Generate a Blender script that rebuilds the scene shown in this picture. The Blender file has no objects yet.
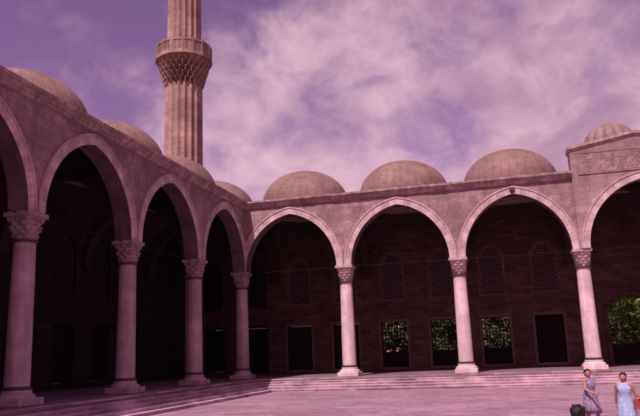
import bpy, bmesh, math, random
from mathutils import Vector, Matrix, noise as mnoise
random.seed(7)
C = bpy.context.collection
PI = math.pi
B = 8.03
ZS, ZR, ZC = 7.75, 12.6, 13.0      # springing, roof, cornice top
GZ = -0.8

# ---------------------------------------------------------------- materials
class N:
    def __init__(s, name):
        s.m = bpy.data.materials.new(name); s.m.use_nodes = True
        s.t = s.m.node_tree; s.b = s.t.nodes['Principled BSDF']
        s.b.inputs['Roughness'].default_value = .85
        s.b.inputs['Specular IOR Level'].default_value = .25
    def n(s, typ, **k):
        x = s.t.nodes.new(typ)
        for a, v in k.items():
            if a.startswith('i_'): x.inputs[a[2:].replace('_', ' ')].default_value = v
            else: setattr(x, a, v)
        return x
    def l(s, a, b): s.t.links.new(a, b)
    def noise(s, vec, scale, detail=6, rough=.6):
        x = s.n('ShaderNodeTexNoise'); x.inputs['Scale'].default_value = scale
        x.inputs['Detail'].default_value = min(detail, 4); x.inputs['Roughness'].default_value = rough
        s.l(vec, x.inputs['Vector']); return x.outputs['Fac']
    def ramp(s, fac, a, b, ca=(0,0,0,1), cb=(1,1,1,1)):
        r = s.n('ShaderNodeValToRGB'); e = r.color_ramp.elements
        e[0].position = a; e[1].position = b; e[0].color = ca; e[1].color = cb
        s.l(fac, r.inputs[0]); return r.outputs[0]
    def mix(s, fac, a, b, mode='MIX'):
        x = s.n('ShaderNodeMix', data_type='RGBA', blend_type=mode)
        for sock, v in ((0, fac), (6, a), (7, b)):
            if hasattr(v, 'is_output'): s.l(v, x.inputs[sock])
            else: x.inputs[sock].default_value = v
        return x.outputs[2]
    def bump(s, h, st, d=.02):
        x = s.n('ShaderNodeBump'); x.inputs['Strength'].default_value = st; x.inputs['Distance'].default_value = d
        s.l(h, x.inputs['Height']); s.l(x.outputs[0], s.b.inputs['Normal'])
    def col(s, c):
        if hasattr(c, 'is_output'): s.l(c, s.b.inputs['Base Color'])
        else: s.b.inputs['Base Color'].default_value = c
def c4(c, k=1): return (c[0]*k, c[1]*k, c[2]*k, 1)

def remap(n, order, scale=(1,1,1), world=False):
    src = n.n('ShaderNodeNewGeometry').outputs['Position'] if world else n.n('ShaderNodeTexCoord').outputs['Object']
    sp = n.n('ShaderNodeSeparateXYZ'); n.l(src, sp.inputs[0])
    cb = n.n('ShaderNodeCombineXYZ')
    for i, o in enumerate(order):
        if o is None: continue
        m = n.n('ShaderNodeMath', operation='MULTIPLY'); m.inputs[1].default_value = scale[i]
        n.l(sp.outputs[o], m.inputs[0]); n.l(m.outputs[0], cb.inputs[i])
    return cb.outputs[0]

def ashlar(name, c, bw, rh, var=.22, mortar=.012, order=(0,2,None), world=False, stain=.55, soot=0, grime=(.35,.3,.33), joint=.55):
    n = N(name)
    v = remap(n, order, world=world)
    br = n.n('ShaderNodeTexBrick'); n.l(v, br.inputs['Vector'])
    br.inputs['Scale'].default_value = 1; br.inputs['Brick Width'].default_value = bw; br.inputs['Row Height'].default_value = rh
    br.inputs['Mortar Size'].default_value = mortar; br.inputs['Mortar Smooth'].default_value = .3
    br.inputs['Color1'].default_value = c4(c, 1+var); br.inputs['Color2'].default_value = c4(c, 1-var)
    br.inputs['Mortar'].default_value = c4(c, joint)
    pos = n.n('ShaderNodeNewGeometry').outputs['Position']
    big = n.ramp(n.noise(pos, .35, 5, .65), .38, .68)
    mm = n.n('ShaderNodeMath', operation='MULTIPLY'); mm.inputs[1].default_value = stain; n.l(big, mm.inputs[0])
    col = n.mix(mm.outputs[0], br.outputs['Color'], c4([a*b*1.3 for a, b in zip(c, grime)]))
    blot = n.ramp(n.noise(pos, 1.4, 4, .7), .32, .66, (.62,.60,.60,1), (1.14,1.14,1.14,1))
    col = n.mix(min(1, stain*1.3), col, n.mix(1, col, blot, 'MULTIPLY'))
    fine = n.ramp(n.noise(pos, 6, 6, .7), .3, .75, (.72,.72,.72,1), (1.2,1.2,1.2,1))
    col = n.mix(1, col, fine, 'MULTIPLY')
    if soot:
        st = n.ramp(n.noise(remap(n, (0,1,2), (1.3,1.3,.4), True), 1.0, 5, .7), .36, .62)
        sp = n.n('ShaderNodeSeparateXYZ'); n.l(pos, sp.inputs[0])
        mr = n.n('ShaderNodeMapRange'); mr.inputs[1].default_value = 8.2; mr.inputs[2].default_value = 12.8
        mr.inputs[3].default_value = .2; mr.inputs[4].default_value = soot; n.l(sp.outputs[2], mr.inputs[0])
        k = n.n('ShaderNodeMath', operation='MULTIPLY'); n.l(st, k.inputs[0]); n.l(mr.outputs[0], k.inputs[1])
        col = n.mix(k.outputs[0], col, c4([a*.3 for a in c]))
    n.col(col)
    n.bump(n.mix(.35, br.outputs['Fac'], n.noise(pos, 14, 5)), -.3, .02)
    return n.m

def mottled(name, c, scale=2., amt=.35, fine=9., rough=.8, bump=.25, vein=0, spec=.25, metal=0):
    n = N(name); pos = n.n('ShaderNodeNewGeometry').outputs['Position']
    a = n.ramp(n.noise(pos, scale, 6, .65), .3, .7, c4(c, 1-amt), c4(c, 1+amt))
    b = n.ramp(n.noise(pos, fine, 6, .7), .3, .75, (.8,.8,.8,1), (1.12,1.12,1.12,1))
    col = n.mix(1, a, b, 'MULTIPLY')
    if vein:
        w = n.ramp(n.noise(remap(n, (0,1,2), (3,3,.3), True), 1, 6, .7), .42, .6)
        k = n.n('ShaderNodeMath', operation='MULTIPLY'); k.inputs[1].default_value = vein; n.l(w, k.inputs[0])
        col = n.mix(k.outputs[0], col, c4(c, .45))
    n.col(col); n.b.inputs['Roughness'].default_value = rough
    n.b.inputs['Specular IOR Level'].default_value = spec; n.b.inputs['Metallic'].default_value = metal
    if bump: n.bump(n.noise(pos, fine*2, 5), bump, .02)
    return n.m

def lead(name, c, seams, dark=.8):
    n = N(name); tc = n.n('ShaderNodeTexCoord').outputs['Object']
    sp = n.n('ShaderNodeSeparateXYZ'); n.l(tc, sp.inputs[0])
    at = n.n('ShaderNodeMath', operation='ARCTAN2'); n.l(sp.outputs[1], at.inputs[0]); n.l(sp.outputs[0], at.inputs[1])
    m = n.n('ShaderNodeMath', operation='MULTIPLY'); m.inputs[1].default_value = seams/2; n.l(at.outputs[0], m.inputs[0])
    s = n.n('ShaderNodeMath', operation='SINE'); n.l(m.outputs[0], s.inputs[0])
    a = n.n('ShaderNodeMath', operation='ABSOLUTE'); n.l(s.outputs[0], a.inputs[0])
    seam = n.ramp(a.outputs[0], .0, .3)
    pos = n.n('ShaderNodeNewGeometry').outputs['Position']
    base = n.ramp(n.noise(pos, .7, 6, .65), .3, .72, c4(c, .7), c4(c, 1.25))
    fine = n.ramp(n.noise(pos, 3.5, 6, .75), .32, .7, (.72,.71,.71,1), (1.14,1.14,1.14,1))
    col = n.mix(1, base, fine, 'MULTIPLY')
    brk = n.ramp(n.noise(pos, 1.3, 3, .6), .35, .65, (dark,dark,dark,1), (.92,.92,.92,1))
    col = n.mix(seam, n.mix(1, col, brk, 'MULTIPLY'), col)
    n.col(col); n.b.inputs['Roughness'].default_value = .65; n.b.inputs['Specular IOR Level'].default_value = .28
    n.bump(n.mix(.5, seam, n.noise(pos, 2.2, 4, .7)), .45, .06)
    return n.m

def plain(name, c, rough=.7):
    return mottled(name, c, 8, .18, 30, rough, .1)

M = {}
M['wall'] = ashlar('facade ashlar', (.46,.315,.305), 1.25, .46, .20, .013, stain=.72, soot=.7, joint=.58)
M['portal'] = ashlar('portal ashlar', (.48,.33,.325), 1.25, .46, .18, .013, stain=.65, soot=.6, joint=.58)
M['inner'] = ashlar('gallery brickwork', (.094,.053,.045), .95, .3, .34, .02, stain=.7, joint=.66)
M['inner_shade'] = ashlar('shade-darkened gallery brickwork', (.026,.013,.0125), .95, .3, .3, .022, stain=.5, joint=.75)  # gallery brickwork again, with the left arcade's shade put into its colour
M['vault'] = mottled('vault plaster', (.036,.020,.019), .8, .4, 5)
M['vous_a'] = mottled('pale voussoir', (.58,.42,.43), 1.2, .28, 7, vein=.35)
M['vous_b'] = mottled('rosy voussoir', (.50,.345,.355), 1.2, .3, 7, vein=.35)
M['joint'] = mottled('voussoir joint', (.34,.235,.24), 2, .3, 7)
M['soffit'] = mottled('shade-darkened arch soffit', (.14,.085,.09), .8, .4, 6)  # arch undersides and rear faces coloured darker to paint in their shade
M['marble'] = mottled('column marble', (.74,.54,.57), .9, .22, 7, .55, .15, .45, .4)
M['marble_shade'] = mottled('shade-darkened marble', (.42,.295,.31), .9, .28, 9, .6, .15, .4, .35)  # column marble darkened, painting in the shade on left and corner columns
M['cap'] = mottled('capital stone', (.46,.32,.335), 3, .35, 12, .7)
M['cap_shade'] = mottled('shade-darkened capital stone', (.30,.205,.22), 3, .4, 12, .7)  # capital stone for those columns, shade included in the colour
M['bronze'] = mottled('dark bronze', (.07,.045,.04), 6, .3, 20, .5, .1)
M['cornice'] = mottled('cornice stone', (.44,.305,.30), 1.2, .45, 6, .85, .3, .7)
M['lead'] = lead('dome lead', (.255,.155,.14), 36)
M['lead2'] = lead('small dome lead', (.27,.19,.19), 26)
M['roof'] = mottled('roof lead', (.2,.14,.15), 1, .3, 6)
M['minaret'] = ashlar('minaret stone', (.465,.31,.262), 1.1, .55, .12, .012, world=True, stain=.75, joint=.66)
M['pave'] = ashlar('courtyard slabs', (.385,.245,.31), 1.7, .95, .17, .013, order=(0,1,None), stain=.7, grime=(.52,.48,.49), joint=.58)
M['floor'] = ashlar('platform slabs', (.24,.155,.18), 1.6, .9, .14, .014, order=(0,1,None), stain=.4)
M['step'] = mottled('step marble', (.44,.30,.35), .6, .5, 3, .75, .4)
M['earth'] = mottled('dry earth', (.10,.075,.05), .2, .4, 3)
M['iron'] = plain('black iron', (.010,.007,.007))
M['lattice'] = mottled('plaster lattice', (.105,.065,.062), 2, .25, 9)
M['glass'] = plain('dusty glass', (.014,.009,.010), .45)
M['shutter'] = mottled('dark timber', (.02,.011,.009), 2, .35, 10)
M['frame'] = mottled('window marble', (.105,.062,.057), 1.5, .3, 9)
M['carve'] = mottled('carved lettering', (.39,.265,.265), 2, .35, 12)
M['panel'] = mottled('panel stone', (.27,.18,.18), 2, .35, 10)
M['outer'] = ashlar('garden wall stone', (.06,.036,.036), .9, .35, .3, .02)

# ---------------------------------------------------------------- object helpers
def link(name, me, mt=None, parent=None, loc=(0,0,0), rot=(0,0,0)):
    o = bpy.data.objects.new(name, me); C.objects.link(o)
    o.location = loc; o.rotation_euler = rot
    if mt:
        me.materials.clear()
        for x in (mt if isinstance(mt, (list, tuple)) else [mt]): me.materials.append(x)
    if parent: o.parent = parent
    return o
def thing(name, label, cat, loc=(0,0,0), rz=0, group=None):
    o = bpy.data.objects.new(name, None); C.objects.link(o); o.location = loc; o.rotation_euler = (0,0,rz)
    o['label'] = label; o['category'] = cat
    if group: o['group'] = group
    return o
def mesh_of(bm, smooth=False):
    me = bpy.data.meshes.new('m'); bmesh.ops.recalc_face_normals(bm, faces=bm.faces)
    if smooth:
        for f in bm.faces: f.smooth = True
    bm.to_mesh(me); bm.free(); return me
def remat(me, k):
    m2 = me.copy(); m2.materials.clear(); m2.materials.append(M[k]); return m2
def box(bm, a, b, mi=0):
    vs = [bm.verts.new((x,y,z)) for x in (a[0],b[0]) for y in (a[1],b[1]) for z in (a[2],b[2])]
    for q in ((0,1,3,2),(4,6,7,5),(0,4,5,1),(2,3,7,6),(0,2,6,4),(1,5,7,3)):
        f = bm.faces.new([vs[i] for i in q]); f.material_index = mi
def bevel(bm, w, seg=1):
    bmesh.ops.bevel(bm, geom=bm.edges[:], offset=w, segments=seg, affect='EDGES', profile=.6)
def plate(outline, holes, d0, d1, flat=False):
    """filled outline with holes; upright (x,z) spanning y d0..d1, or flat (x,y) spanning z d0..d1"""
    cu = bpy.data.curves.new('c', 'CURVE'); cu.dimensions = '2D'; cu.fill_mode = 'BOTH'; cu.extrude = (d1-d0)/2
    for poly in [outline]+holes:
        s = cu.splines.new('POLY'); s.points.add(len(poly)-1)
        for p, q in zip(s.points, poly): p.co = (q[0], q[1], 0, 1)
        s.use_cyclic_u = True
    o = bpy.data.objects.new('tmp', cu); C.objects.link(o)
    dg = bpy.context.evaluated_depsgraph_get(); dg.update()
    me = bpy.data.meshes.new_from_object(o.evaluated_get(dg)); bpy.data.objects.remove(o)
    mid = (d0+d1)/2
    for v in me.vertices:
        x, y, z = v.co
        v.co = (x, y, z+mid) if flat else (x, mid-z, y)
    bm = bmesh.new(); bm.from_mesh(me); bmesh.ops.remove_doubles(bm, verts=bm.verts, dist=.0005)
    bmesh.ops.recalc_face_normals(bm, faces=bm.faces); bm.to_mesh(me); bm.free()
    for p in me.polygons: p.use_smooth = False
    return me
def lathe_bm(prof, n=32, mod=None, bm=None):
    bm = bm or bmesh.new(); rings = []
    for j, (r, z) in enumerate(prof):
        ring = []
        for i in range(n):
            a = 2*PI*i/n; rr = r*(mod(a, j) if mod else 1)
            ring.append(bm.verts.new((rr*math.cos(a), rr*math.sin(a), z)))
        rings.append(ring)
    for a, b in zip(rings, rings[1:]):
        for i in range(n): bm.faces.new((a[i], a[(i+1)%n], b[(i+1)%n], b[i]))
    bm.faces.new(list(reversed(rings[0]))); bm.faces.new(rings[-1])
    return bm
def smooth_angle(me, ang=40):
    for p in me.polygons: p.use_smooth = True
    try: me.set_sharp_from_angle(angle=math.radians(ang))
    except Exception: pass
    return me

# ---------------------------------------------------------------- arch geometry
def arch_params(a, rise):
    c = (rise*rise-a*a)/(2*a); return c, a+c
def arch_pts(cx, a, rise, n=33, zs=ZS):
    """points from right springing over apex to left springing"""
    c, R = arch_params(a, rise); tm = math.acos(c/R)
    right = [(cx-c+R*math.cos(tm*i/n), zs+R*math.sin(tm*i/n)) for i in range(n+1)]
    left = [(2*cx-x, z) for x, z in reversed(right[:-1])]
    return right+left
def arch_ring(a, rise, w, y0, y1, nv=11, mats=2, zs=ZS):
    c, R = arch_params(a, rise); R2 = R+w; t1 = math.acos(c/R); t2 = math.acos(c/R2)
    bm = bmesh.new(); rin = R-.014
    for side in (1, -1):
        for i in range(nv):
            si = 2 if mats == 2 else 0
            pts = []
            cuts = [0, .05, .36, .68, 1] if mats == 2 else [0, .33, .66, 1]
            for u in cuts:
                f = (i+u)/nv
                p = (side*(-c+rin*math.cos(t1*f)), zs+rin*math.sin(t1*f)); q = (side*(-c+R2*math.cos(t2*f)), zs+R2*math.sin(t2*f))
                pts.append((p, q))
            vv = [[bm.verts.new((u[0], y, u[1])) for u in pq for y in (y0, y1)] for pq in pts]
            for k, (A, D) in enumerate(zip(vv, vv[1:])):
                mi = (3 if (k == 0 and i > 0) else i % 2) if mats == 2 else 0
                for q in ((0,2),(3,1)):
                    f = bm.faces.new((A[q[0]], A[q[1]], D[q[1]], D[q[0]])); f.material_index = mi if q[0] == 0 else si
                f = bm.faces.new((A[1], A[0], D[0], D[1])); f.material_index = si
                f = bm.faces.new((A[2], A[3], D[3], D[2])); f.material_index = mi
            if i == 0:
                E = vv[0]; f = bm.faces.new((E[0], E[1], E[3], E[2])); f.material_index = mi
    bmesh.ops.remove_doubles(bm, verts=bm.verts, dist=.0008)
    return mesh_of(bm)
HS, RISE = 3.48, 4.12
RW = .42
RINGMATS = ('vous_a','vous_b','soffit','joint')

# ---------------------------------------------------------------- shared part prototypes
def column_meshes():
    sh = lathe_bm([(.50,.62),(.495,1.2),(.485,2.6),(.465,4.4),(.44,6.4),(.44,6.62)], 28)
    shaft = smooth_angle(mesh_of(sh, True))
    bm = bmesh.new(); box(bm, (-.74,-.74,0), (.74,.74,.3)); bevel(bm, .03)
    lathe_bm([(.72,.29),(.73,.36),(.70,.42),(.62,.45),(.57,.50),(.585,.55),(.57,.60),(.51,.63)], 28, None, bm)
    plinth = smooth_angle(mesh_of(bm), 35)
    neck = smooth_angle(mesh_of(lathe_bm([(.46,6.50),(.53,6.52),(.53,6.60),(.46,6.62)], 28)), 35)
    foot = smooth_angle(mesh_of(lathe_bm([(.51,.63),(.56,.64),(.56,.74),(.505,.76)], 28)), 35)
    bm = bmesh.new(); n = 48; rings = []; tiers = 5
    def sq(a, r, k):
        e = 2+k*6; c, s = abs(math.cos(a)), abs(math.sin(a)); return r/((c**e+s**e)**(1/e))
    levels = []
    for t in range(tiers):
        f0, f1 = t/tiers, (t+1)/tiers
        z0 = 6.62+.95*f0; z1 = 6.62+.95*f1
        levels.append((z0, .44+.13*f0+.005, f0, t, 0)); levels.append((z0+(z1-z0)*.75, .44+.13*f1, f1, t, 1)); levels.append((z1-.005, .44+.13*f1+.025, f1, t, 2))
    for (z, r, k, t, q) in levels:
        ring = []
        for i in range(n):
            a = 2*PI*i/n; rr = sq(a, r, k)
            ph = (i + (3 if t % 2 else 0)) % 6
            notch = abs(ph-3)/3.
            rr *= 1 - (.15, .10, .0)[q]*(1-notch)*1.2
            ring.append(bm.verts.new((rr*math.cos(a), rr*math.sin(a), z)))
        rings.append(ring)
    for a, b in zip(rings, rings[1:]):
        for i in range(n): bm.faces.new((a[i], a[(i+1)%n], b[(i+1)%n], b[i]))
    bm.faces.new(rings[-1]); bm.faces.new(list(reversed(rings[0])))
    box(bm, (-.62,-.62,7.565), (.62,.62,7.745))
    capital = mesh_of(bm)
    return shaft, plinth, neck, foot, capital
SHAFT, PLINTH, NECK, FOOT, CAPITAL = column_meshes()
for me, k in ((SHAFT,'marble'),(PLINTH,'marble'),(NECK,'bronze'),(FOOT,'bronze'),(CAPITAL,'cap')): me.materials.append(M[k])
SHAFT_D, PLINTH_D, CAPITAL_D = remat(SHAFT,'marble_shade'), remat(PLINTH,'marble_shade'), remat(CAPITAL,'cap_shade')
def add_column(par, x, dark):
    c = link('column', SHAFT_D if dark else SHAFT, None, par, (x, 0, 0))
    link('plinth', PLINTH_D if dark else PLINTH, None, c); link('neck_ring', NECK, None, c); link('foot_ring', FOOT, None, c); link('capital', CAPITAL_D if dark else CAPITAL, None, c)
    return c
RING = arch_ring(HS, RISE, RW, -.50, .48)
for k in RINGMATS: RING.materials.append(M[k])
def hood(a, rise):
    me = arch_ring(a+RW, rise+RW+.02, .09, -.55, -.44, 11, 1); me.materials.append(M['vous_b']); return me
HOOD = hood(HS, RISE)
def transverse_mesh():
    L = B-.45
    pts = arch_pts(L/2, L/2-.25, 3.85)
    o = [(0,ZS),(0,ZR-.02),(L,ZR-.02),(L,ZS)] + pts
    return plate(o, [], -.38, .38)
TRANS = transverse_mesh(); TRANS.materials.append(M['vault'])
def vault_mesh():
    bm = bmesh.new(); n = 16; h = B/2; R = math.sqrt(2)*h; vs = {}
    for i in range(n+1):
        for j in range(n+1):
            x = -h+2*h*i/n; y = -h+2*h*j/n
            vs[i,j] = bm.verts.new((x, y, ZS+math.sqrt(max(0, R*R-x*x-y*y))))
    for i in range(n):
        for j in range(n): bm.faces.new((vs[i,j], vs[i+1,j], vs[i+1,j+1], vs[i,j+1]))
    return mesh_of(bm, True)
VAULT = vault_mesh(); VAULT.materials.append(M['vault'])
def dome_mesh(R, H, n=40, rib=0):
    prof = [(R*1.03,-.0),(R*1.03,.10),(R,.12)] + [(R*math.cos(t), .12+H*math.sin(t)) for t in [PI/2*i/14 for i in range(1,14)]] + [(.02, .12+H)]
    if rib: prof = [(R*1.1,-.02),(R*1.1,.06)] + prof[2:]
    mod = (lambda a, j: 1-rib*(1-abs(math.sin(a*n/8)))) if rib else None
    return smooth_angle(mesh_of(lathe_bm(prof, n if not rib else n*4, mod), True), 50)
DOME = dome_mesh(3.47, 2.68, 48); DOME.materials.append(M['lead'])
DRUM = mesh_of(lathe_bm([(3.72,ZR+.02),(3.72,13.2),(3.85,13.22),(3.85,13.34),(3.5,13.36)], 16)); DRUM.materials.append(M['wall'])
def tie_mesh(L):
    bm = bmesh.new(); box(bm, (0,-.013,-.013), (L,.013,.013)); return mesh_of(bm)
TIE = tie_mesh(B-1.0); TIE.materials.append(M['iron'])

def arched_poly(cx, z0, w, zsp, rise):
    return [(cx-w/2,z0),(cx+w/2,z0)] + arch_pts(cx, w/2, rise, 8, zsp)
UP_W, UP_Z0, UP_ZS, UP_R = 1.9, 5.75, 8.6, 1.1
LO_W, LO_Z0, LO_Z1 = 2.1, .35, 3.95
def lattice_mesh():
    holes = []; r = .098; dx = .245; dz = .212
    row = 0; z = UP_Z0+.2
    while z < UP_ZS+.9:
        off = dx/2 if row % 2 else 0
        for k in range(-5, 6):
            x = k*dx+off
            lim = UP_W/2-.15 if z < UP_ZS else (UP_W/2)*max(0, 1-((z-UP_ZS)/UP_R)**1.5)-.15
            if abs(x) < lim: holes.append([(x+r*math.cos(2*PI*i/6+PI/6), z+r*math.sin(2*PI*i/6+PI/6)) for i in range(6)])
        z += dz; row += 1
    return plate(arched_poly(0, UP_Z0, UP_W-.01, UP_ZS, UP_R-.01), holes, -.05, .05)
LATT = lattice_mesh(); LATT.materials.append(M['lattice'])
PANE = plate(arched_poly(0, UP_Z0, UP_W-.02, UP_ZS, UP_R-.02), [], .0, .03); PANE.materials.append(M['glass'])
FRAME_U = plate(arched_poly(0, UP_Z0-.12, UP_W+.24, UP_ZS, UP_R+.12), [arched_poly(0, UP_Z0, UP_W, UP_ZS, UP_R)], -.05, .1); FRAME_U.materials.append(M['frame'])
FRAME_L = plate([(-LO_W/2-.2,LO_Z0-.2),(LO_W/2+.2,LO_Z0-.2),(LO_W/2+.2,LO_Z1+.24),(-LO_W/2-.2,LO_Z1+.24)],
                [[(-LO_W/2,LO_Z0),(LO_W/2,LO_Z0),(LO_W/2,LO_Z1),(-LO_W/2,LO_Z1)]], -.07, .3); FRAME_L.materials.append(M['frame'])
FRAME_UD, FRAME_LD, LATT_D = remat(FRAME_U,'inner_shade'), remat(FRAME_L,'inner_shade'), remat(LATT,'vault')  # window parts recoloured darker to carry the gallery's shade
def grille_mesh():
    bm = bmesh.new(); nx, nz = 8, 13
    for i in range(1, nx):
        x = -LO_W/2+LO_W*i/nx; box(bm, (x-.026,-.03,LO_Z0), (x+.026,.03,LO_Z1))
    for i in range(1, nz):
        z = LO_Z0+(LO_Z1-LO_Z0)*i/nz; box(bm, (-LO_W/2,-.036,z-.026), (LO_W/2,.036,z+.026))
        for k in range(1, nx):
            x = -LO_W/2+LO_W*k/nx; box(bm, (x-.05,-.05,z-.05), (x+.05,.05,z+.05))
    return mesh_of(bm)
GRILLE = grille_mesh(); GRILLE.materials.append(M['iron'])
def shutter_mesh():
    bm = bmesh.new()
    x0, x1 = -LO_W/2+.02, LO_W/2-.02
    box(bm, (x0,0,LO_Z0+.02), (x1,.06,LO_Z1-.02))
    for (a, b) in ((x0+.1,-.08), (.08,x1-.1)):
        for k in range(3):
            z0 = LO_Z0+.15+k*1.17; box(bm, (a,-.035,z0), (b,.02,z0+.98))
    return mesh_of(bm)
SHUT = shutter_mesh(); SHUT.materials.append(M['shutter'])
def lower_window(par, x, shut, dark):
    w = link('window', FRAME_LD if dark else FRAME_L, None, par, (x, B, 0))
    link('grille', GRILLE, None, w, (0,.18,0))
    if shut: link('shutter', SHUT, None, w, (0,.62,0))
def upper_window(par, x, dark):
    w = link('window', FRAME_UD if dark else FRAME_U, None, par, (x, B, 0))
    link('lattice', LATT_D if dark else LATT, None, w, (0,.2,0)); link('pane', PANE, None, w, (0,.34,0))

def spandrel(x0, x1, arches, top, y0, y1, rise=RISE):
    o = [(x0,top),(x1,top),(x1,ZS)]
    for cx in reversed(arches): o += arch_pts(cx, HS, rise)
    o += [(x0,ZS)]
    return plate(list(reversed(o)), [], y0, y1)
crnd = random.Random(11)
def cornice_mesh(x0, x1):
    """moulded cornice laid in slightly uneven stones"""
    bm = bmesh.new()
    prof = [(-.455,12.50),(-.56,12.53),(-.58,12.62),(-.70,12.70),(-.72,12.80),(-.84,12.86),(-.86,13.0),(-.6,13.05),(.5,13.12),(.5,12.605),(-.455,12.605)]
    n = max(1, round((x1-x0)/1.35))
    xs = [x0+(x1-x0)*i/n for i in range(n+1)]
    def ring(x, dy, dz): return [bm.verts.new((x, y+(dy if j in (3,4,5,6,7) else 0), z+(dz if 3 <= j <= 7 else 0))) for j, (y, z) in enumerate(prof)]
    rings = []
    for i in range(n):
        dy, dz = crnd.uniform(-.02,.012), crnd.uniform(-.018,.014)
        rings += [ring(xs[i]+(.006 if i else 0), dy, dz), ring(xs[i+1]-(.006 if i < n-1 else 0), dy+crnd.uniform(-.006,.006), dz+crnd.uniform(-.006,.006))]
    for L, R in zip(rings, rings[1:]):
        for i in range(len(prof)):
            j = (i+1) % len(prof); bm.faces.new((L[i], L[j], R[j], R[i]))
    bm.faces.new(rings[0]); bm.faces.new(rings[-1])
    return mesh_of(bm)
def circ(cx, cy, r, n=28): return [(cx+r*math.cos(2*PI*i/n), cy+r*math.sin(2*PI*i/n)) for i in range(n)]
GW, GZS, GR = 3.5, 3.7, 1.35     # gate opening: width, springing, rise
def arcade(root, k0, nb, skip_arch=(), wx0=None, wx1=None, shutters=(), no_dome=(), cols=(), dark_cols=(), gate=None, dark=False):
    for k in range(k0, nb):
        cx = (k+.5)*B
        if k not in skip_arch:
            r = link('arch_band', RING, None, root, (cx,0,0)); link('hood_moulding', HOOD, None, r)
        link('tie_rod', TIE, None, root, (k*B+.5, 0, ZS-.06))
        link('vault', VAULT, None, root, (cx, B/2, 0))
        if k not in no_dome:
            d = link('dome', DOME, None, root, (cx, B/2, 13.36), (0,0,k*.61)); link('drum', DRUM, None, d, (0,0,-13.36))
        link('transverse_arch', TRANS, None, root, (k*B, .452, 0), (0,0,PI/2))
        link('tie_rod', TIE, None, root, (k*B, .6, ZS-.06), (0,0,PI/2))
        for f in (.25, .75):
            if gate is not None and k == gate: continue
            dk = dark or k < 0
            lower_window(root, (k+f)*B, shutters == 'all' or (k, f) in shutters, dk)
            upper_window(root, (k+f)*B, dk)
    for k in cols: add_column(root, k*B, k in dark_cols)
    holes = []
    for k in range(k0, nb):
        for f in (.25, .75):
            if gate is not None and k == gate: continue
            x = (k+f)*B
            holes.append([(x-LO_W/2,LO_Z0),(x+LO_W/2,LO_Z0),(x+LO_W/2,LO_Z1),(x-LO_W/2,LO_Z1)])
            holes.append(arched_poly(x, UP_Z0, UP_W, UP_ZS, UP_R))
    if gate is not None: holes.append([p for p in [((gate+.5)*B-GW/2,.02),((gate+.5)*B+GW/2,.02),((gate+.5)*B+GW/2,GZS)]] + [((gate+.5)*B+GW/2*math.cos(t), GZS+GR*math.sin(t)) for t in [PI*i/16 for i in range(1,17)]])
    link('back_wall', plate([(wx0,-.7),(wx1,-.7),(wx1,ZR-.01),(wx0,ZR-.01)], holes, B, B+.9), M['inner_shade' if dark else 'inner'], root)
    link('roof', plate([(wx0,.46),(wx1,.46),(wx1,B+1.1),(wx0,B+1.1)], [circ((k+.5)*B, B/2, 2.95) for k in range(k0, nb)], ZR, ZR+.18, True), M['roof'], root)

# right-hand arcade, facing the camera
RA = thing('arcade', 'sunlit arcade across the courtyard with pale columns, lead domes and the inscribed gate block', 'arcade', (0,0,0))
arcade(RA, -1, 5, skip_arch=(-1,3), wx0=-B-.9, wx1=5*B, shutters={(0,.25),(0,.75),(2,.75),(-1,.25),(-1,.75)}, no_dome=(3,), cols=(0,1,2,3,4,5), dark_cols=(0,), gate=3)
PX0, PX1 = 3*B-.12, 4*B+.12
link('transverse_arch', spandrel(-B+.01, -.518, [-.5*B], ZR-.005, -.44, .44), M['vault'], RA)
link('spandrel_wall', spandrel(-.515, PX0-.003, [.5*B,1.5*B,2.5*B], ZR, -.45, .45), M['wall'], RA)
link('spandrel_wall', spandrel(PX1+.003, 5*B+.5, [4.5*B], ZR, -.45, .45), M['wall'], RA)
link('cornice', cornice_mesh(.46, PX0-.004), M['cornice'], RA)
link('cornice', cornice_mesh(PX1+.004, 5*B+.5), M['cornice'], RA)
# dark boss on the crown of the third arch
bo = lathe_bm([(.02,.0),(.17,.0),(.19,.05),(.15,.09),(.12,.08),(.08,.13),(.01,.15)], 16, lambda a, j: 1+.06*math.cos(8*a))
link('crown_boss', smooth_angle(mesh_of(bo), 40), M['bronze'], RA, (2.5*B,-.5,ZS+RISE+.22), (PI/2,0,0))
# gate block
gx = 3.5*B
top = [(PX0-.1,14.46),(gx-2.25,14.78),(gx,15.16),(gx+2.25,14.78),(PX1+.1,14.46)]
o = [(PX0,14.45),(gx-2.2,14.77),(gx,15.14),(gx+2.2,14.77),(PX1,14.45),(PX1,ZS)] + arch_pts(gx, HS, 4.3) + [(PX0,ZS)]
gb = link('gate_block', plate(list(reversed(o)), [], -.66, .46), M['portal'], RA)
ring = arch_ring(HS, 4.3, RW, -.72, .49)
for k in RINGMATS: ring.materials.append(M[k])
link('arch_band', ring, None, gb, (gx,0,0))
hd = arch_ring(HS+RW, 4.32+RW, .09, -.77, -.65, 11, 1); link('hood_moulding', hd, M['vous_b'], gb, (gx,0,0))
link('coping', plate(top + [(x, z+.2) for x, z in reversed(top)], [], -.8, .56), M['cornice'], gb)
link('coping_moulding', plate([(x, z-.13) for x, z in top]+[(x, z-.005) for x, z in reversed(top)], [], -.72, .5), M['cornice'], gb)
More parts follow.
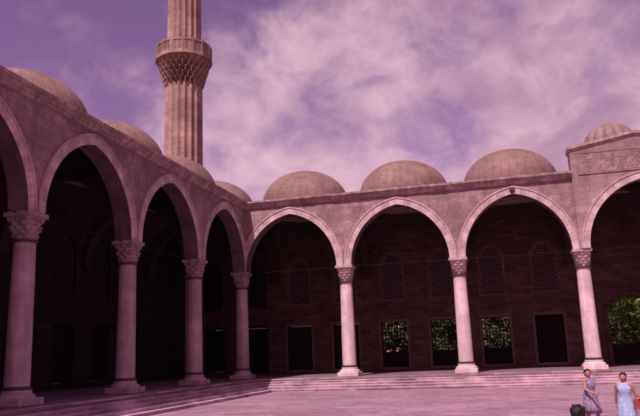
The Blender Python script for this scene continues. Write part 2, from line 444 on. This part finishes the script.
# inscription panel with relief writing
pb = bmesh.new(); box(pb, (gx-3.55,-.69,12.78), (gx+3.55,-.655,14.12)); pan = link('inscription_panel', mesh_of(pb), M['panel'], gb)
fr = plate([(gx-3.70,12.68),(gx+3.70,12.68),(gx+3.70,14.22),(gx-3.70,14.22)], [[(gx-3.55,12.78),(gx+3.55,12.78),(gx+3.55,14.12),(gx-3.55,14.12)]], -.72, -.655)
link('panel_frame', fr, M['portal'], pan)
def stroke(bm, pts, w):
    n = len(pts)
    L = []
    for i, p in enumerate(pts):
        ww = w*(.5+.5*math.sin(PI*(i+.6)/(n+.2)))
        nn = Vector((-.6, .8))   # reed-pen angle
        L.append([bm.verts.new((p[0]+s*nn.x*ww, y, p[1]+s*nn.y*ww)) for s in (-1,1) for y in (-.708,-.685)])
    for a, b in zip(L, L[1:]):
        for i, j in ((0,2),(2,3),(3,1),(1,0)): bm.faces.new((a[i], a[j], b[j], b[i]))
    for e in (L[0], L[-1]): bm.faces.new((e[0],e[1],e[3],e[2]))
wb = bmesh.new(); rnd = random.Random(3)
for row, z0 in ((0,13.68),(1,13.25),(2,12.82)):
    x = gx+3.45; q = .72
    while x > gx-3.35:
        k = rnd.random()
        if k < .5:
            stroke(wb, [(x, z0+.54*q), (x+.02, z0+.3*q), (x-.01, z0+.08*q), (x-.08, z0+.02)], .034); x -= rnd.uniform(.07,.11)
        elif k < .8:
            w = rnd.uniform(.17,.27)
            stroke(wb, [(x, z0+.22*q)]+[(x-w/2+w/2*math.cos(t), z0+(.14-.12*math.sin(t))*q) for t in [PI*i/7 for i in range(8)]]+[(x-w, z0+.24*q)], .036)
            stroke(wb, [(x-w/2-.05, z0+.36*q), (x-w/2, z0+.42*q), (x-w/2+.06, z0+.37*q)], .028)
            stroke(wb, [(x-w*.9, z0+.52*q), (x-w*.4, z0+.5*q), (x-w*.1, z0+.55*q)], .026)
            x -= w+rnd.uniform(.01,.03)
        else:
            w = rnd.uniform(.24,.38)
            stroke(wb, [(x, z0+.1*q), (x-w*.3, z0+.06*q), (x-w*.7, z0+.2*q), (x-w, z0+.46*q)], .036)
            stroke(wb, [(x-.05, z0+.5*q), (x-w*.3, z0+.34*q), (x-w*.5, z0+.42*q)], .028); x -= w*.65
link('inscription', mesh_of(wb), M['carve'], pan)
# gate dome on a tall drum
gd = link('gate_dome', dome_mesh(2.0, 1.8, 52, .09), M['lead2'], RA, (gx,8.6,16.9))
link('drum', mesh_of(lathe_bm([(2.15,ZR+.1),(2.15,16.6),(2.35,16.65),(2.35,16.83),(2.0,16.87)], 12)), M['wall'], gd, (0,0,-16.9))
# gate jambs and door leaves in the back wall
hw = GW/2
def gate_arc(r, rise): return [(gx+r*math.cos(t), GZS+rise*math.sin(t)) for t in [PI*i/16 for i in range(17)]]
jb = plate([(gx-hw-.3,.02),(gx-hw,.02)]+list(reversed(gate_arc(hw, GR)))+[(gx+hw,.02),(gx+hw+.3,.02)]+gate_arc(hw+.3, GR+.3), [], -.1, .3)
gt = link('gateway', jb, M['inner'], RA, (0,B,0))
for s in (-1, 1):
    db = bmesh.new(); box(db, (gx+s*(hw-.06)-.05, .95, .05), (gx+s*(hw-.06)+.05, 2.35, 3.7))
    for k in range(3): box(db, (gx+s*(hw-.1)-.08, 1.1, .25+k*1.15), (gx+s*(hw-.1)+.08, 2.2, 1.25+k*1.15))
    link('door', mesh_of(db), M['shutter'], gt)

# left-hand arcade, seen in perspective
LA = thing('arcade', 'shaded arcade receding along the left side of the courtyard under the minaret', 'arcade', (0,-5*B,0), PI/2)
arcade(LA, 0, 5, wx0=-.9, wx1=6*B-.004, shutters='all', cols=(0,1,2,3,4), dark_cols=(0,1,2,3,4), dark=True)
link('spandrel_wall', spandrel(-.5, 5*B-.454, [(k+.5)*B for k in range(5)], ZR, -.45, .45), M['wall'], LA)
link('cornice', cornice_mesh(-.5, 5*B-.865), M['cornice'], LA)
eb = bmesh.new(); box(eb, (-.85,.46,-.7), (-.4,B-.01,ZR-.03)); link('added_end_wall', mesh_of(eb), M['inner_shade'], LA)  # unseen wall, added to keep sun out of the arcade's open end
eb = bmesh.new(); box(eb, (5*B-.4,.46,-.7), (5*B-.01,B-.01,ZR-.03)); link('added_end_wall', mesh_of(eb), M['inner'], RA)  # unseen, added to close the other arcade's end

# ---------------------------------------------------------------- minaret
MN = thing('minaret', 'tall fluted stone minaret with carved balcony rising behind the corner', 'minaret', (-9.6,9.5,GZ))
z = lambda v: v-GZ
flute = lambda a, j: 1.02-.10*abs(math.sin(a*9))**.8
link('base', mesh_of(lathe_bm([(3.0,0),(3.0,z(9)),(2.9,z(9.3)),(1.95,z(14)),(1.85,z(14.2))], 12)), M['minaret'], MN)
def shaft(z0, z1, r0, r1):
    return smooth_angle(mesh_of(lathe_bm([(r0,z(z0)),(r0+(r1-r0)*.5,z((z0+z1)/2)),(r1,z(z1))], 216, flute)), 30)
link('shaft', shaft(14.2,27.7,1.84,1.76), M['minaret'], MN)
link('shaft', shaft(30.3,45,1.66,1.54), M['minaret'], MN)
link('shaft', shaft(47.5,54,1.37,1.32), M['minaret'], MN)
def balcony(zb, r0, r1):
    bm = bmesh.new(); n = 96; rings = []; T = 5; H = 2.5
    for t in range(T):
        f0, f1 = t/T, (t+1)/T
        for q, (f, zz) in enumerate(((f0, f0), (f1, f0+(f1-f0)*.72), (f1, f1-.002))):
            r = r0+(r1-r0)*(f**1.1); ring = []
            for i in range(n):
                ph = (i+(2 if t % 2 else 0)) % 4; notch = abs(ph-2)/2
                dp = (.30, .24, .03)[q]*(1 if t < 4 else .6)
                rr = r*(1-dp*(1-notch)); a = 2*PI*i/n
                ring.append(bm.verts.new((rr*math.cos(a), rr*math.sin(a), z(zb+zz*H))))
            rings.append(ring)
    for a, b in zip(rings, rings[1:]):
        for i in range(n): bm.faces.new((a[i], a[(i+1)%n], b[(i+1)%n], b[i]))
    bm.faces.new(rings[-1]); bm.faces.new(list(reversed(rings[0])))
    lathe_bm([(r1-.05,z(zb+H-.01)),(r1+.16,z(zb+H+.03)),(r1+.16,z(zb+H+.2)),(r1,z(zb+H+.22))], 16, None, bm)
    o = link('balcony', mesh_of(bm), M['minaret'], MN)
    bm = bmesh.new(); N_ = 16
    for i in range(N_):
        a0 = 2*PI*i/N_; a1 = 2*PI*(i+1)/N_
        p0 = Vector((math.cos(a0), math.sin(a0), 0))*(r1+.0); p1 = Vector((math.cos(a1), math.sin(a1), 0))*(r1+.0)
        d = (p1-p0); L = d.length; mt = Matrix.Translation(p0) @ Matrix.Rotation(math.atan2(d.y, d.x), 4, 'Z')
        b2 = bmesh.new()
        box(b2, (-.1,-.1,0), (.1,.1,1.5)); box(b2, (.09,-.07,0), (L-.09,.07,.22)); box(b2, (.09,-.09,1.2), (L-.09,.09,1.4))
        k = 5
        for j in range(k):
            x0 = .1+(L-.2)*j/k; x1 = .1+(L-.2)*(j+1)/k
            box(b2, (x0+.03,-.04,.21), (x1-.03,.04,1.21) if j % 2 == 0 else (x0+.08,.04,1.21))
        for v in b2.verts: v.co = mt @ v.co + Vector((0,0,z(zb+H+.22)))
        me = bpy.data.meshes.new('t'); b2.to_mesh(me); b2.free(); bm.from_mesh(me); bpy.data.meshes.remove(me)
    link('parapet', mesh_of(bm), M['minaret'], o)
balcony(27.6, 1.9, 2.62); balcony(45, 1.6, 2.3)
link('spire', smooth_angle(mesh_of(lathe_bm([(1.5,z(54)),(1.5,z(54.3)),(.75,z(60)),(.05,z(66))], 32))), M['lead'], MN)

# ---------------------------------------------------------------- ground, platform, steps
def struct(name, me, mt, loc=(0,0,0)):
    o = link(name, me, mt, None, loc); o['kind'] = 'structure'; return o
g = bmesh.new(); bmesh.ops.create_grid(g, x_segments=1, y_segments=1, size=900); struct('ground', mesh_of(g), M['earth'], (0,0,GZ-.05))
g = bmesh.new(); box(g, (1.0,-44.5,GZ-.04), (60,-1.0,GZ)); struct('courtyard', mesh_of(g), M['pave'])
E = 1.75
def L_poly(e, x0=-B, y1=B, yb=-44.5, xb=60): return [(e,yb),(e,-e),(xb,-e),(xb,y1),(x0,y1),(x0,yb)]
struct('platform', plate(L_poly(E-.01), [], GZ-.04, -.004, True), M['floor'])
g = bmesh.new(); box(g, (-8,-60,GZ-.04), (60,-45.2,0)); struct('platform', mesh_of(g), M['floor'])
ST = thing('stone_steps', 'worn pale marble steps climbing from the paving to both arcades', 'steps', (0,0,GZ))
srnd = random.Random(21)
def L_band(e0, e1, z0, z1, worn=0):
    pts = [(e1,-44.5)]
    if worn:
        y = -44.5+1.1
        while y < -e1-1: pts.append((e1+srnd.uniform(-worn,worn*.4), y)); y += srnd.uniform(.7,1.6)
    pts.append((e1,-e1))
    if worn:
        x = e1+1.1
        while x < 59: pts.append((x, -e1+srnd.uniform(-worn*.4,worn))); x += srnd.uniform(.7,1.6)
    pts += [(60,-e1),(60,-e0),(e0,-e0),(e0,-44.5)]
    return plate(pts, [], z0, z1, True)
for i in range(0, 5):
    e0 = E-.55 if i == 0 else E+.40*(i-1)-.09; e1 = E+.40*i; zt = .8-.16*i
    bm = bmesh.new(); bm.from_mesh(L_band(e0, e1, zt-.06, zt, .035))
    if i: bm.from_mesh(L_band(E+.40*(i-1)-.085, e1-.042, -.02-.002*i, zt-.058))
    if i:
        for v in bm.verts:      # treads worn down a little at random
            if v.co.z > zt-.001: v.co.z -= abs(mnoise.noise(Vector((v.co.x*.7, v.co.y*.7, i))))*.025
    link('step', mesh_of(bm), M['step'], ST)

# ---------------------------------------------------------------- beyond the outer wall
gw = bmesh.new(); box(gw, (-6,0,0), (50,.5,2.25)); box(gw, (-6.05,-.08,2.25), (50.05,.58,2.42))
o = link('garden_wall', mesh_of(gw), M['outer'], None, (0,13.0,GZ-.05)); o['label'] = 'low dark stone wall in the shade outside the windows, below the trees'; o['category'] = 'wall'
def leafmat(name, a, b):
    n = N(name); pos = n.n('ShaderNodeNewGeometry').outputs['Position']
    n.col(n.ramp(n.noise(pos, .9, 5, .7), .35, .68, c4(a), c4(b))); return n.m
M['leaf'] = leafmat('dark leaves', (.025,.030,.010), (.105,.125,.045))
M['leaf2'] = leafmat('bright leaves', (.09,.135,.045), (.26,.32,.11))
M['bark'] = mottled('bark', (.09,.065,.05), 3, .4, 15)
def tree_meshes(seed, h, rx):
    r = random.Random(seed); bm = bmesh.new()
    def limb(p, q, r0, r1, n=8):
        d = (q-p).normalized(); u = d.orthogonal().normalized(); w = d.cross(u)
        A = [bm.verts.new(p+(u*math.cos(2*PI*i/n)+w*math.sin(2*PI*i/n))*r0) for i in range(n)]
        Bv = [bm.verts.new(q+(u*math.cos(2*PI*i/n)+w*math.sin(2*PI*i/n))*r1) for i in range(n)]
        for i in range(n): bm.faces.new((A[i], A[(i+1)%n], Bv[(i+1)%n], Bv[i]))
        bm.faces.new(Bv)
    t1 = Vector((.1,.05,h*.3)); t2 = Vector((-.1,.1,h*.62)); limb(Vector((0,0,0)), t1, .26, .2); limb(t1, t2, .2, .1)
    cl = []
    for i in range(80):
        a = r.uniform(0,2*PI); e = r.uniform(-.95,1); rr = rx*math.sqrt(max(.05,1-e*e))*r.uniform(.2,1.05)
        c = Vector((rr*math.cos(a), rr*math.sin(a), h*.55+e*h*.44)); cl.append((c, r.uniform(.6,1.1)))
        if i % 6 == 0: limb(t1.lerp(t2, r.random()), c, .07, .015, 5)
    tr = mesh_of(bm); bm = bmesh.new()
    for c, s in cl:
        for k in range(95):
            d = Vector((r.gauss(0,1), r.gauss(0,1), r.gauss(0,.7)))*s*.5
            p = c+d; sz = r.uniform(.12,.24)
            u = Vector((r.gauss(0,1), r.gauss(0,1), r.gauss(0,1))).normalized(); w = u.orthogonal().normalized()
            vs = [bm.verts.new(p+u*sz*a+w*sz*.6*b) for a, b in ((-1,0),(0,-1),(1,0),(0,1))]; bm.faces.new(vs)
    me = bpy.data.meshes.new('leaves'); bm.to_mesh(me); bm.free()
    return tr, me
TT = [tree_meshes(5, 8.0, 3.6), tree_meshes(9, 7.4, 3.4)]
TT.append((TT[0][0].copy(), TT[0][1].copy()))
for k, (a, b) in enumerate(TT): a.materials.append(M['bark']); b.materials.append(M['leaf2' if k == 2 else 'leaf'])
for i, (x, y, s, k, lab) in enumerate([(9.6,19.5,1.0,0,'leafy tree seen through the grille window just right of the second column'),
        (15.0,19.0,1.05,1,'leafy tree seen through the grille windows either side of the third column'),
        (20.5,20,1.0,0,'green tree filling the lower window behind the bay beside the gate'),
        (29.0,22.5,.95,2,'bright green tree showing through the open gateway'),
        (34.5,24,1.0,2,'green tree beyond the gateway, the farthest to the right'),
        (12.5,27,1.2,1,'tree standing farther back, glimpsed through the left grille window'),
        (18.5,28,1.25,0,'tree standing farther back, glimpsed between the two nearer window trees'),
        (25.0,27,1.2,1,'tree standing farther back between the window trees and the gateway'),
        (31.0,30,1.25,2,'tree standing farther back behind the gateway tree')]):
    T = thing('tree', lab, 'tree', (x,y,GZ-.05), i*1.3, 'trees outside the wall'); T.scale = (s,s,s)
    a, b = TT[k]
    link('trunk', a, None, T); link('crown', b, None, T)

# ---------------------------------------------------------------- people
M['skin'] = plain('skin', (.42,.20,.165), .55)
M['hair'] = plain('dark hair', (.018,.011,.011), .6)
M['shoe'] = plain('shoe leather', (.30,.23,.23), .5)
M['eye'] = plain('dark eye', (.02,.015,.015), .3); M['lip'] = plain('lip', (.30,.08,.08), .5)
M['redbag'] = plain('red leather', (.30,.05,.05), .5)
def cloth(name, a, b, sc):
    n = N(name); o = n.n('ShaderNodeTexCoord').outputs['Object']
    v = n.n('ShaderNodeTexVoronoi'); v.inputs['Scale'].default_value = sc; n.l(o, v.inputs['Vector'])
    n.col(n.mix(n.ramp(v.outputs['Distance'], .25, .5), c4(a), c4(b))); return n.m
M['dress_a'] = cloth('lavender print', (.10,.075,.14), (.26,.21,.31), 17)
M['dress_b'] = cloth('pale blue cotton', (.38,.45,.62), (.29,.36,.54), 9)
M['dress_d'] = cloth('dark red cotton', (.06,.02,.03), (.09,.03,.04), 10)
def person_mesh(pose):
    bm = bmesh.new()
    def sph(p, r, s=(1,1,1), rot=None):
        mt = Matrix.Translation(p) @ (rot or Matrix()) @ Matrix.Diagonal((s[0]*r, s[1]*r, s[2]*r, 1))
        bmesh.ops.create_uvsphere(bm, u_segments=14, v_segments=10, radius=1, matrix=mt)
    def cap(p, q, r0, r1):
        p, q = Vector(p), Vector(q); d = q-p
        sph(p, r0); sph(q, r1)
        mt = Matrix.Translation((p+q)/2) @ d.to_track_quat('Z','Y').to_matrix().to_4x4()
        bmesh.ops.create_cone(bm, cap_ends=True, segments=14, radius1=r0, radius2=r1, depth=d.length, matrix=mt)
    st = pose['stride']; tw = pose.get('twist', 0)
    for s, f in ((1, 1), (-1, -1)):
        f *= pose.get('lead', 1)
        if f > 0: knee = (s*.075,-.13*st,.50); ank = (s*.06,-.20*st,.09)
        else: knee = (s*.08,-.02*st,.49); ank = (s*.06,.20*st,.12)
        cap((s*.088,0,.92), knee, .088, .056); cap(knee, ((knee[0]+ank[0])/2, (knee[1]+ank[1])/2+.02, .34), .054, .055)
        cap(((knee[0]+ank[0])/2, (knee[1]+ank[1])/2+.02, .34), ank, .055, .036)
        zf = ank[2]-.05
        cap((ank[0], ank[1]+.04, zf), (ank[0]*1.1, ank[1]-.14, zf-.012 if f > 0 else max(.03, zf-.04)), .04, .03)
    sph((0,0,.96), 1, (.165,.12,.12)); cap((0,0,1.0), (0,0,1.16), .125, .115); sph((0,0,1.26), 1, (.155,.11,.17))
    for s in (1,-1): sph((s*.07,-.075,1.27), .068)
    cap((-.14,-tw*.14,1.40), (.14,tw*.14,1.40), .058, .058)
    cap((0,.012,1.40), (0,-.012,1.53), .056, .05)
    hr = Matrix.Rotation(pose.get('turn', 0), 4, 'Z')
    def H(p): return hr @ Vector(p)
    sph(H((0,0,1.60)), 1, (.077,.095,.105), hr); sph(H((0,-.04,1.535)), 1, (.055,.055,.05), hr)
    cap(H((0,-.088,1.60)), H((0,-.108,1.567)), .010, .014)
    for s in (1,-1): sph(H((s*.078,.005,1.585)), 1, (.012,.022,.03), hr); sph(H((s*.035,-.075,1.57)), .022)
    for s, (el, wr) in ((1, pose['arm_r']), (-1, pose['arm_l'])):
        el = Vector((s*el[0], el[1], el[2])); wr = Vector((s*wr[0], wr[1], wr[2]))
        cap((s*.172,s*tw*.17,1.385), el, .05, .038); cap(el, wr, .038, .026)
        d = (wr-el).normalized(); up = Vector((0,-1,0)) if abs(d.y) < .8 else Vector((0,0,1))
        side = up - d*d.dot(up); side.normalize(); inn = d.cross(side)*(1 if s > 0 else -1)
        cap(wr, wr+d*.03, .026, .024)
        for o in (-.024,-.008,.008,.024): cap(wr+d*.03+side*o*.8, wr+d*.095+side*o, .017, .014)
        for o, L in ((-.028,.055),(-.010,.072),(.010,.078),(.028,.068)):
            a = wr+d*.095+side*o; b = a+d*L*.55+inn*.006; c = b+d*L*.4+inn*.025
            cap(a, b, .0105, .0095); cap(b, c, .0095, .008)
        a = wr+d*.04+side*.028; b = a+d*.035+side*.03; c = b+d*.035+side*.004+inn*.01
        cap(a, b, .013, .011); cap(b, c, .011, .009)
    me = bpy.data.meshes.new('t'); bm.to_mesh(me); bm.free()
    o = bpy.data.objects.new('t', me); C.objects.link(o)
    r = o.modifiers.new('r', 'REMESH'); r.mode = 'VOXEL'; r.voxel_size = .0085; r.use_smooth_shade = True
    sm = o.modifiers.new('s', 'SMOOTH'); sm.factor = .5; sm.iterations = 3
    dg = bpy.context.evaluated_depsgraph_get(); dg.update()
    out = bpy.data.meshes.new_from_object(o.evaluated_get(dg)); bpy.data.objects.remove(o)
    return out
def loft(rings, n=56, k=7, sway=0):
    bm = bmesh.new(); RR = []
    for (zz, rx, ry, yc, f) in rings:
        def w(a): return 1+f*(math.sin(k*a+.4)*.6+math.sin((k-3)*a+1.7)*.5)
        sx = sway*max(0, (1.0-zz))
        RR.append([bm.verts.new((sx+rx*w(2*PI*i/n)*math.cos(2*PI*i/n), yc+ry*w(2*PI*i/n+.2)*math.sin(2*PI*i/n), zz)) for i in range(n)])
    for a, b in zip(RR, RR[1:]):
        for i in range(n): bm.faces.new((a[i], a[(i+1)%n], b[(i+1)%n], b[i]))
    return mesh_of(bm, True)
BROAD = 1.07
def person(label, loc, rz, height, dress, pose, hem=.46, hairlong=.0, wild=0):
    T = thing('person', label, 'person', loc, rz); s = height/1.705; T.scale = (s*BROAD,s*BROAD,s)
    link('body', person_mesh(pose), M['skin'], T)
    rings = [(1.455,.085,.066,.0,0),(1.435,.135,.078,.0,0),(1.39,.172,.100,0,0),(1.33,.178,.127,-.01,0),(1.27,.172,.155,-.02,0),(1.18,.150,.130,-.01,0),(1.10,.142,.128,0,0),
             (1.02,.172,.14,0,.008),(.93,.192,.155,0,.02),(.78,.212,.19,0,.05),(.62,.228,.235,-.01,.08),(hem,.240,.272,-.015,.11),(hem+.004,.23,.262,-.015,.11)]
    link('dress', loft(rings, sway=pose.get('sway', 0)), dress, T)
    hb = bmesh.new(); bmesh.ops.create_uvsphere(hb, u_segments=56, v_segments=40, radius=1)
    for v in hb.verts:
        x, y, zz = v.co
        k = 1+.03*math.sin(9*x+4*zz)+.02*math.sin(14*y)
        k += wild*(mnoise.noise(Vector((x,y,zz))*1.6)*.8+mnoise.noise(Vector((x,y,zz))*5)*.35)
        y2 = y*.105*k+.022
        if y < -.25: y2 = max(y2, -.06-.045*max(0, zz))
        z2 = 1.625+zz*(.098 if zz > 0 else .10+hairlong*(1 if y > -.1 else .2))*k
        if y < -.25 and zz < .25: z2 = 1.66
        v.co = (x*.092*k, y2, z2)
    tr = (0,0,pose.get('turn',0))
    link('hair', mesh_of(hb, True), M['hair'], T, (0,0,0), tr)
    for sx in (1,-1):
        fb = bmesh.new(); bmesh.ops.create_uvsphere(fb, u_segments=10, v_segments=8, radius=.011, matrix=Matrix.Translation((sx*.033,-.089,1.607)))
        link('eye', mesh_of(fb, True), M['eye'], T, (0,0,0), tr)
    fb = bmesh.new(); bmesh.ops.create_uvsphere(fb, u_segments=12, v_segments=8, radius=1, matrix=Matrix.Translation((0,-.092,1.54)) @ Matrix.Diagonal((.024,.008,.007,1)))
    link('mouth', mesh_of(fb, True), M['lip'], T, (0,0,0), tr)
    st = pose['stride']
    for sx in (1,-1):
        f = sx*pose.get('lead',1); ay, az = (-.20*st, .09) if f > 0 else (.20*st, .12)
        sb = bmesh.new(); bmesh.ops.create_uvsphere(sb, u_segments=16, v_segments=10, radius=1, matrix=Matrix.Translation((sx*.063, ay-.045, az-.062)) @ Matrix.Diagonal((.047,.145,.035,1)))
        for v in sb.verts: v.co.z = max(v.co.z, az-.09)
        link('shoe', mesh_of(sb, True), M['shoe'], T)
    return T
person('woman in a lavender patterned sleeveless dress walking on the paving, left of the pair', (21.08,-25.93,GZ), .45, 1.68, M['dress_a'],
       dict(stride=1.25, lead=1, turn=-.35, twist=.35, sway=.03, arm_r=((.21,.16,1.14),(.24,.13,.89)), arm_l=((.20,-.14,1.14),(.12,-.33,1.06))), hairlong=.05, wild=.14)
WX, WY, WR, WS = 21.74, -27.96, -.12, 1.63/1.705
person('woman in a pale blue sleeveless dress with a red bag on her forearm', (WX,WY,GZ), WR, 1.63, M['dress_b'],
       dict(stride=1.2, lead=-1, turn=-.25, twist=-.25, sway=-.03, arm_r=((.25,.02,1.11),(.33,-.21,1.09)), arm_l=((.22,.13,1.13),(.23,.20,.89))), hairlong=.07, wild=.14)
person('dark haired person close to the camera, only the top of the head showing', (19.73,-38.05,GZ), PI-.4, 1.63, M['dress_d'],
       dict(stride=.3, lead=1, turn=0, arm_r=((.23,.05,1.12),(.24,-.02,.88)), arm_l=((.23,.05,1.12),(.24,-.02,.88))), hairlong=.05, wild=.2)
# red bag hanging from the pale blue woman's forearm
bag_prof = [(-.10,0),(.10,0),(.12,.03),(.11,.22),(.09,.245),(-.09,.245),(-.11,.22),(-.12,.03)]
me = plate(bag_prof, [], -.05, .05); bm = bmesh.new(); bm.from_mesh(me)
for v in bm.verts: v.co.y *= 1-.55*max(0, v.co.z/.245)
bagp = Vector((.29*BROAD,-.095*BROAD,1.132))*WS
BG = thing('handbag', 'small red handbag hanging from the forearm of the woman in pale blue', 'bag', (WX+bagp.x*math.cos(WR)-bagp.y*math.sin(WR), WY+bagp.x*math.sin(WR)+bagp.y*math.cos(WR), GZ+bagp.z-.351), WR+.35)
link('bag_body', mesh_of(bm), M['redbag'], BG)
sb = bmesh.new(); pr = None
for i in range(17):
    a = PI*i/16; c = Vector((.07*math.cos(a), 0, .24+.12*math.sin(a)))
    ring = [sb.verts.new(c+Vector((.009*math.cos(b)*math.cos(a), .009*math.sin(b), .009*math.cos(b)*math.sin(a)))) for b in [2*PI*k/6 for k in range(6)]]
    if pr:
        for k in range(6): sb.faces.new((pr[k], pr[(k+1)%6], ring[(k+1)%6], ring[k]))
    pr = ring
link('handle', mesh_of(sb, True), M['redbag'], BG)

# ---------------------------------------------------------------- light and sky
SUN_EL = math.radians(55); hx, hy = -.22, -1.0
hl = math.hypot(hx, hy); sd = Vector((hx/hl*math.cos(SUN_EL), hy/hl*math.cos(SUN_EL), math.sin(SUN_EL)))
sl = bpy.data.lights.new('sun', 'SUN'); sl.energy = 5.0; sl.angle = math.radians(.5); sl.color = (1,.81,.81)
so = bpy.data.objects.new('sun', sl); C.objects.link(so); so.rotation_euler = sd.to_track_quat('Z','Y').to_euler(); so.location = (-30,-60,60)
w = bpy.data.worlds.new('World'); bpy.context.scene.world = w; w.use_nodes = True
t = w.node_tree; bg = t.nodes['Background']; bg.inputs['Strength'].default_value = .1
def wn(typ, **k):
    x = t.nodes.new(typ)
    for a, v in k.items(): setattr(x, a, v)
    return x
sky = wn('ShaderNodeTexSky'); sky.sky_type = 'NISHITA'; sky.sun_disc = False
sky.sun_elevation = SUN_EL; sky.sun_rotation = math.atan2(hx, hy)
def wmix(fac, a, b, mode='MIX'):
    x = wn('ShaderNodeMix', data_type='RGBA', blend_type=mode)
    for sock, v in ((0, fac), (6, a), (7, b)):
        if hasattr(v, 'is_output'): t.links.new(v, x.inputs[sock])
        else: x.inputs[sock].default_value = v
    return x.outputs[2]
def wmath(op, a, b=None):
    x = wn('ShaderNodeMath', operation=op)
    for i, v in enumerate((a, b)):
        if v is None: continue
        if hasattr(v, 'is_output'): t.links.new(v, x.inputs[i])
        else: x.inputs[i].default_value = v
    return x.outputs[0]
def wramp(f, a, b):
    r = wn('ShaderNodeMapRange'); r.interpolation_type = 'SMOOTHSTEP'
    r.inputs[1].default_value = a; r.inputs[2].default_value = b; t.links.new(f, r.inputs[0]); return r.outputs[0]
tc = wn('ShaderNodeTexCoord').outputs['Generated']
mp = wn('ShaderNodeMapping'); mp.inputs['Scale'].default_value = (1,1,1.3); mp.inputs['Location'].default_value = (4.1,1.9,.35); t.links.new(tc, mp.inputs['Vector'])
def wnoise(scale, detail, rough, dist=0):
    x = wn('ShaderNodeTexNoise'); x.inputs['Scale'].default_value = scale; x.inputs['Detail'].default_value = detail
    x.inputs['Roughness'].default_value = rough; x.inputs['Distortion'].default_value = dist; t.links.new(mp.outputs[0], x.inputs['Vector']); return x.outputs['Fac']
def toward(d, lo, hi):
    dv = wn('ShaderNodeVectorMath', operation='DOT_PRODUCT'); t.links.new(tc, dv.inputs[0]); dv.inputs[1].default_value = Vector(d).normalized()
    return wramp(dv.outputs['Value'], lo, hi)
b1 = toward((-.30,.911,.24), .95, .999); b2 = toward((-.03,.95,.32), .91, .992); b3 = toward((-.60,.70,.46), .95, .995); b4 = toward((.04,.93,.34), .98, .999)
bias = wmath('SUBTRACT', wmath('SUBTRACT', wmath('ADD', wmath('MULTIPLY', wmath('MAXIMUM', b1, b2), .15), wmath('MULTIPLY', b4, .05)), wmath('MULTIPLY', b3, .03)), .055)
f = wmath('ADD', wmath('ADD', wmath('MULTIPLY', wnoise(4.6, 5, .5, .35), .5), wmath('MULTIPLY', wnoise(11.5, 8, .56, .4), .5)), bias)
mask = wramp(f, .40, .68)
shade = wramp(wmath('ADD', wnoise(8.5, 8, .58, .3), wmath('MULTIPLY', b1, .18)), .36, .74)
cloud = wmix(shade, (4.7,2.7,3.95,1), (7.8,5.1,6.1,1))
tint = wmix(1, sky.outputs[0], (1.72,.60,.84,1), 'MULTIPLY')
full = wmix(wmath('MULTIPLY', mask, .92), tint, cloud)
t.links.new(full, bg.inputs['Color'])

# ---------------------------------------------------------------- camera
cam = bpy.data.cameras.new('camera'); co = bpy.data.objects.new('camera', cam); C.objects.link(co)
cam.sensor_width = 36; cam.lens = 679.76/640*36; cam.clip_end = 3000; cam.clip_start = .1
R = Matrix.Rotation(.2593,4,'Z') @ Matrix.Rotation(PI/2+.2114,4,'X') @ Matrix.Rotation(-.0361,4,'Z')
co.matrix_world = Matrix.Translation((18.95,-47.73,1.6)) @ R
sc = bpy.context.scene; sc.camera = co
sc.view_settings.view_transform = 'Standard'; sc.view_settings.look = 'None'; sc.view_settings.exposure = 0
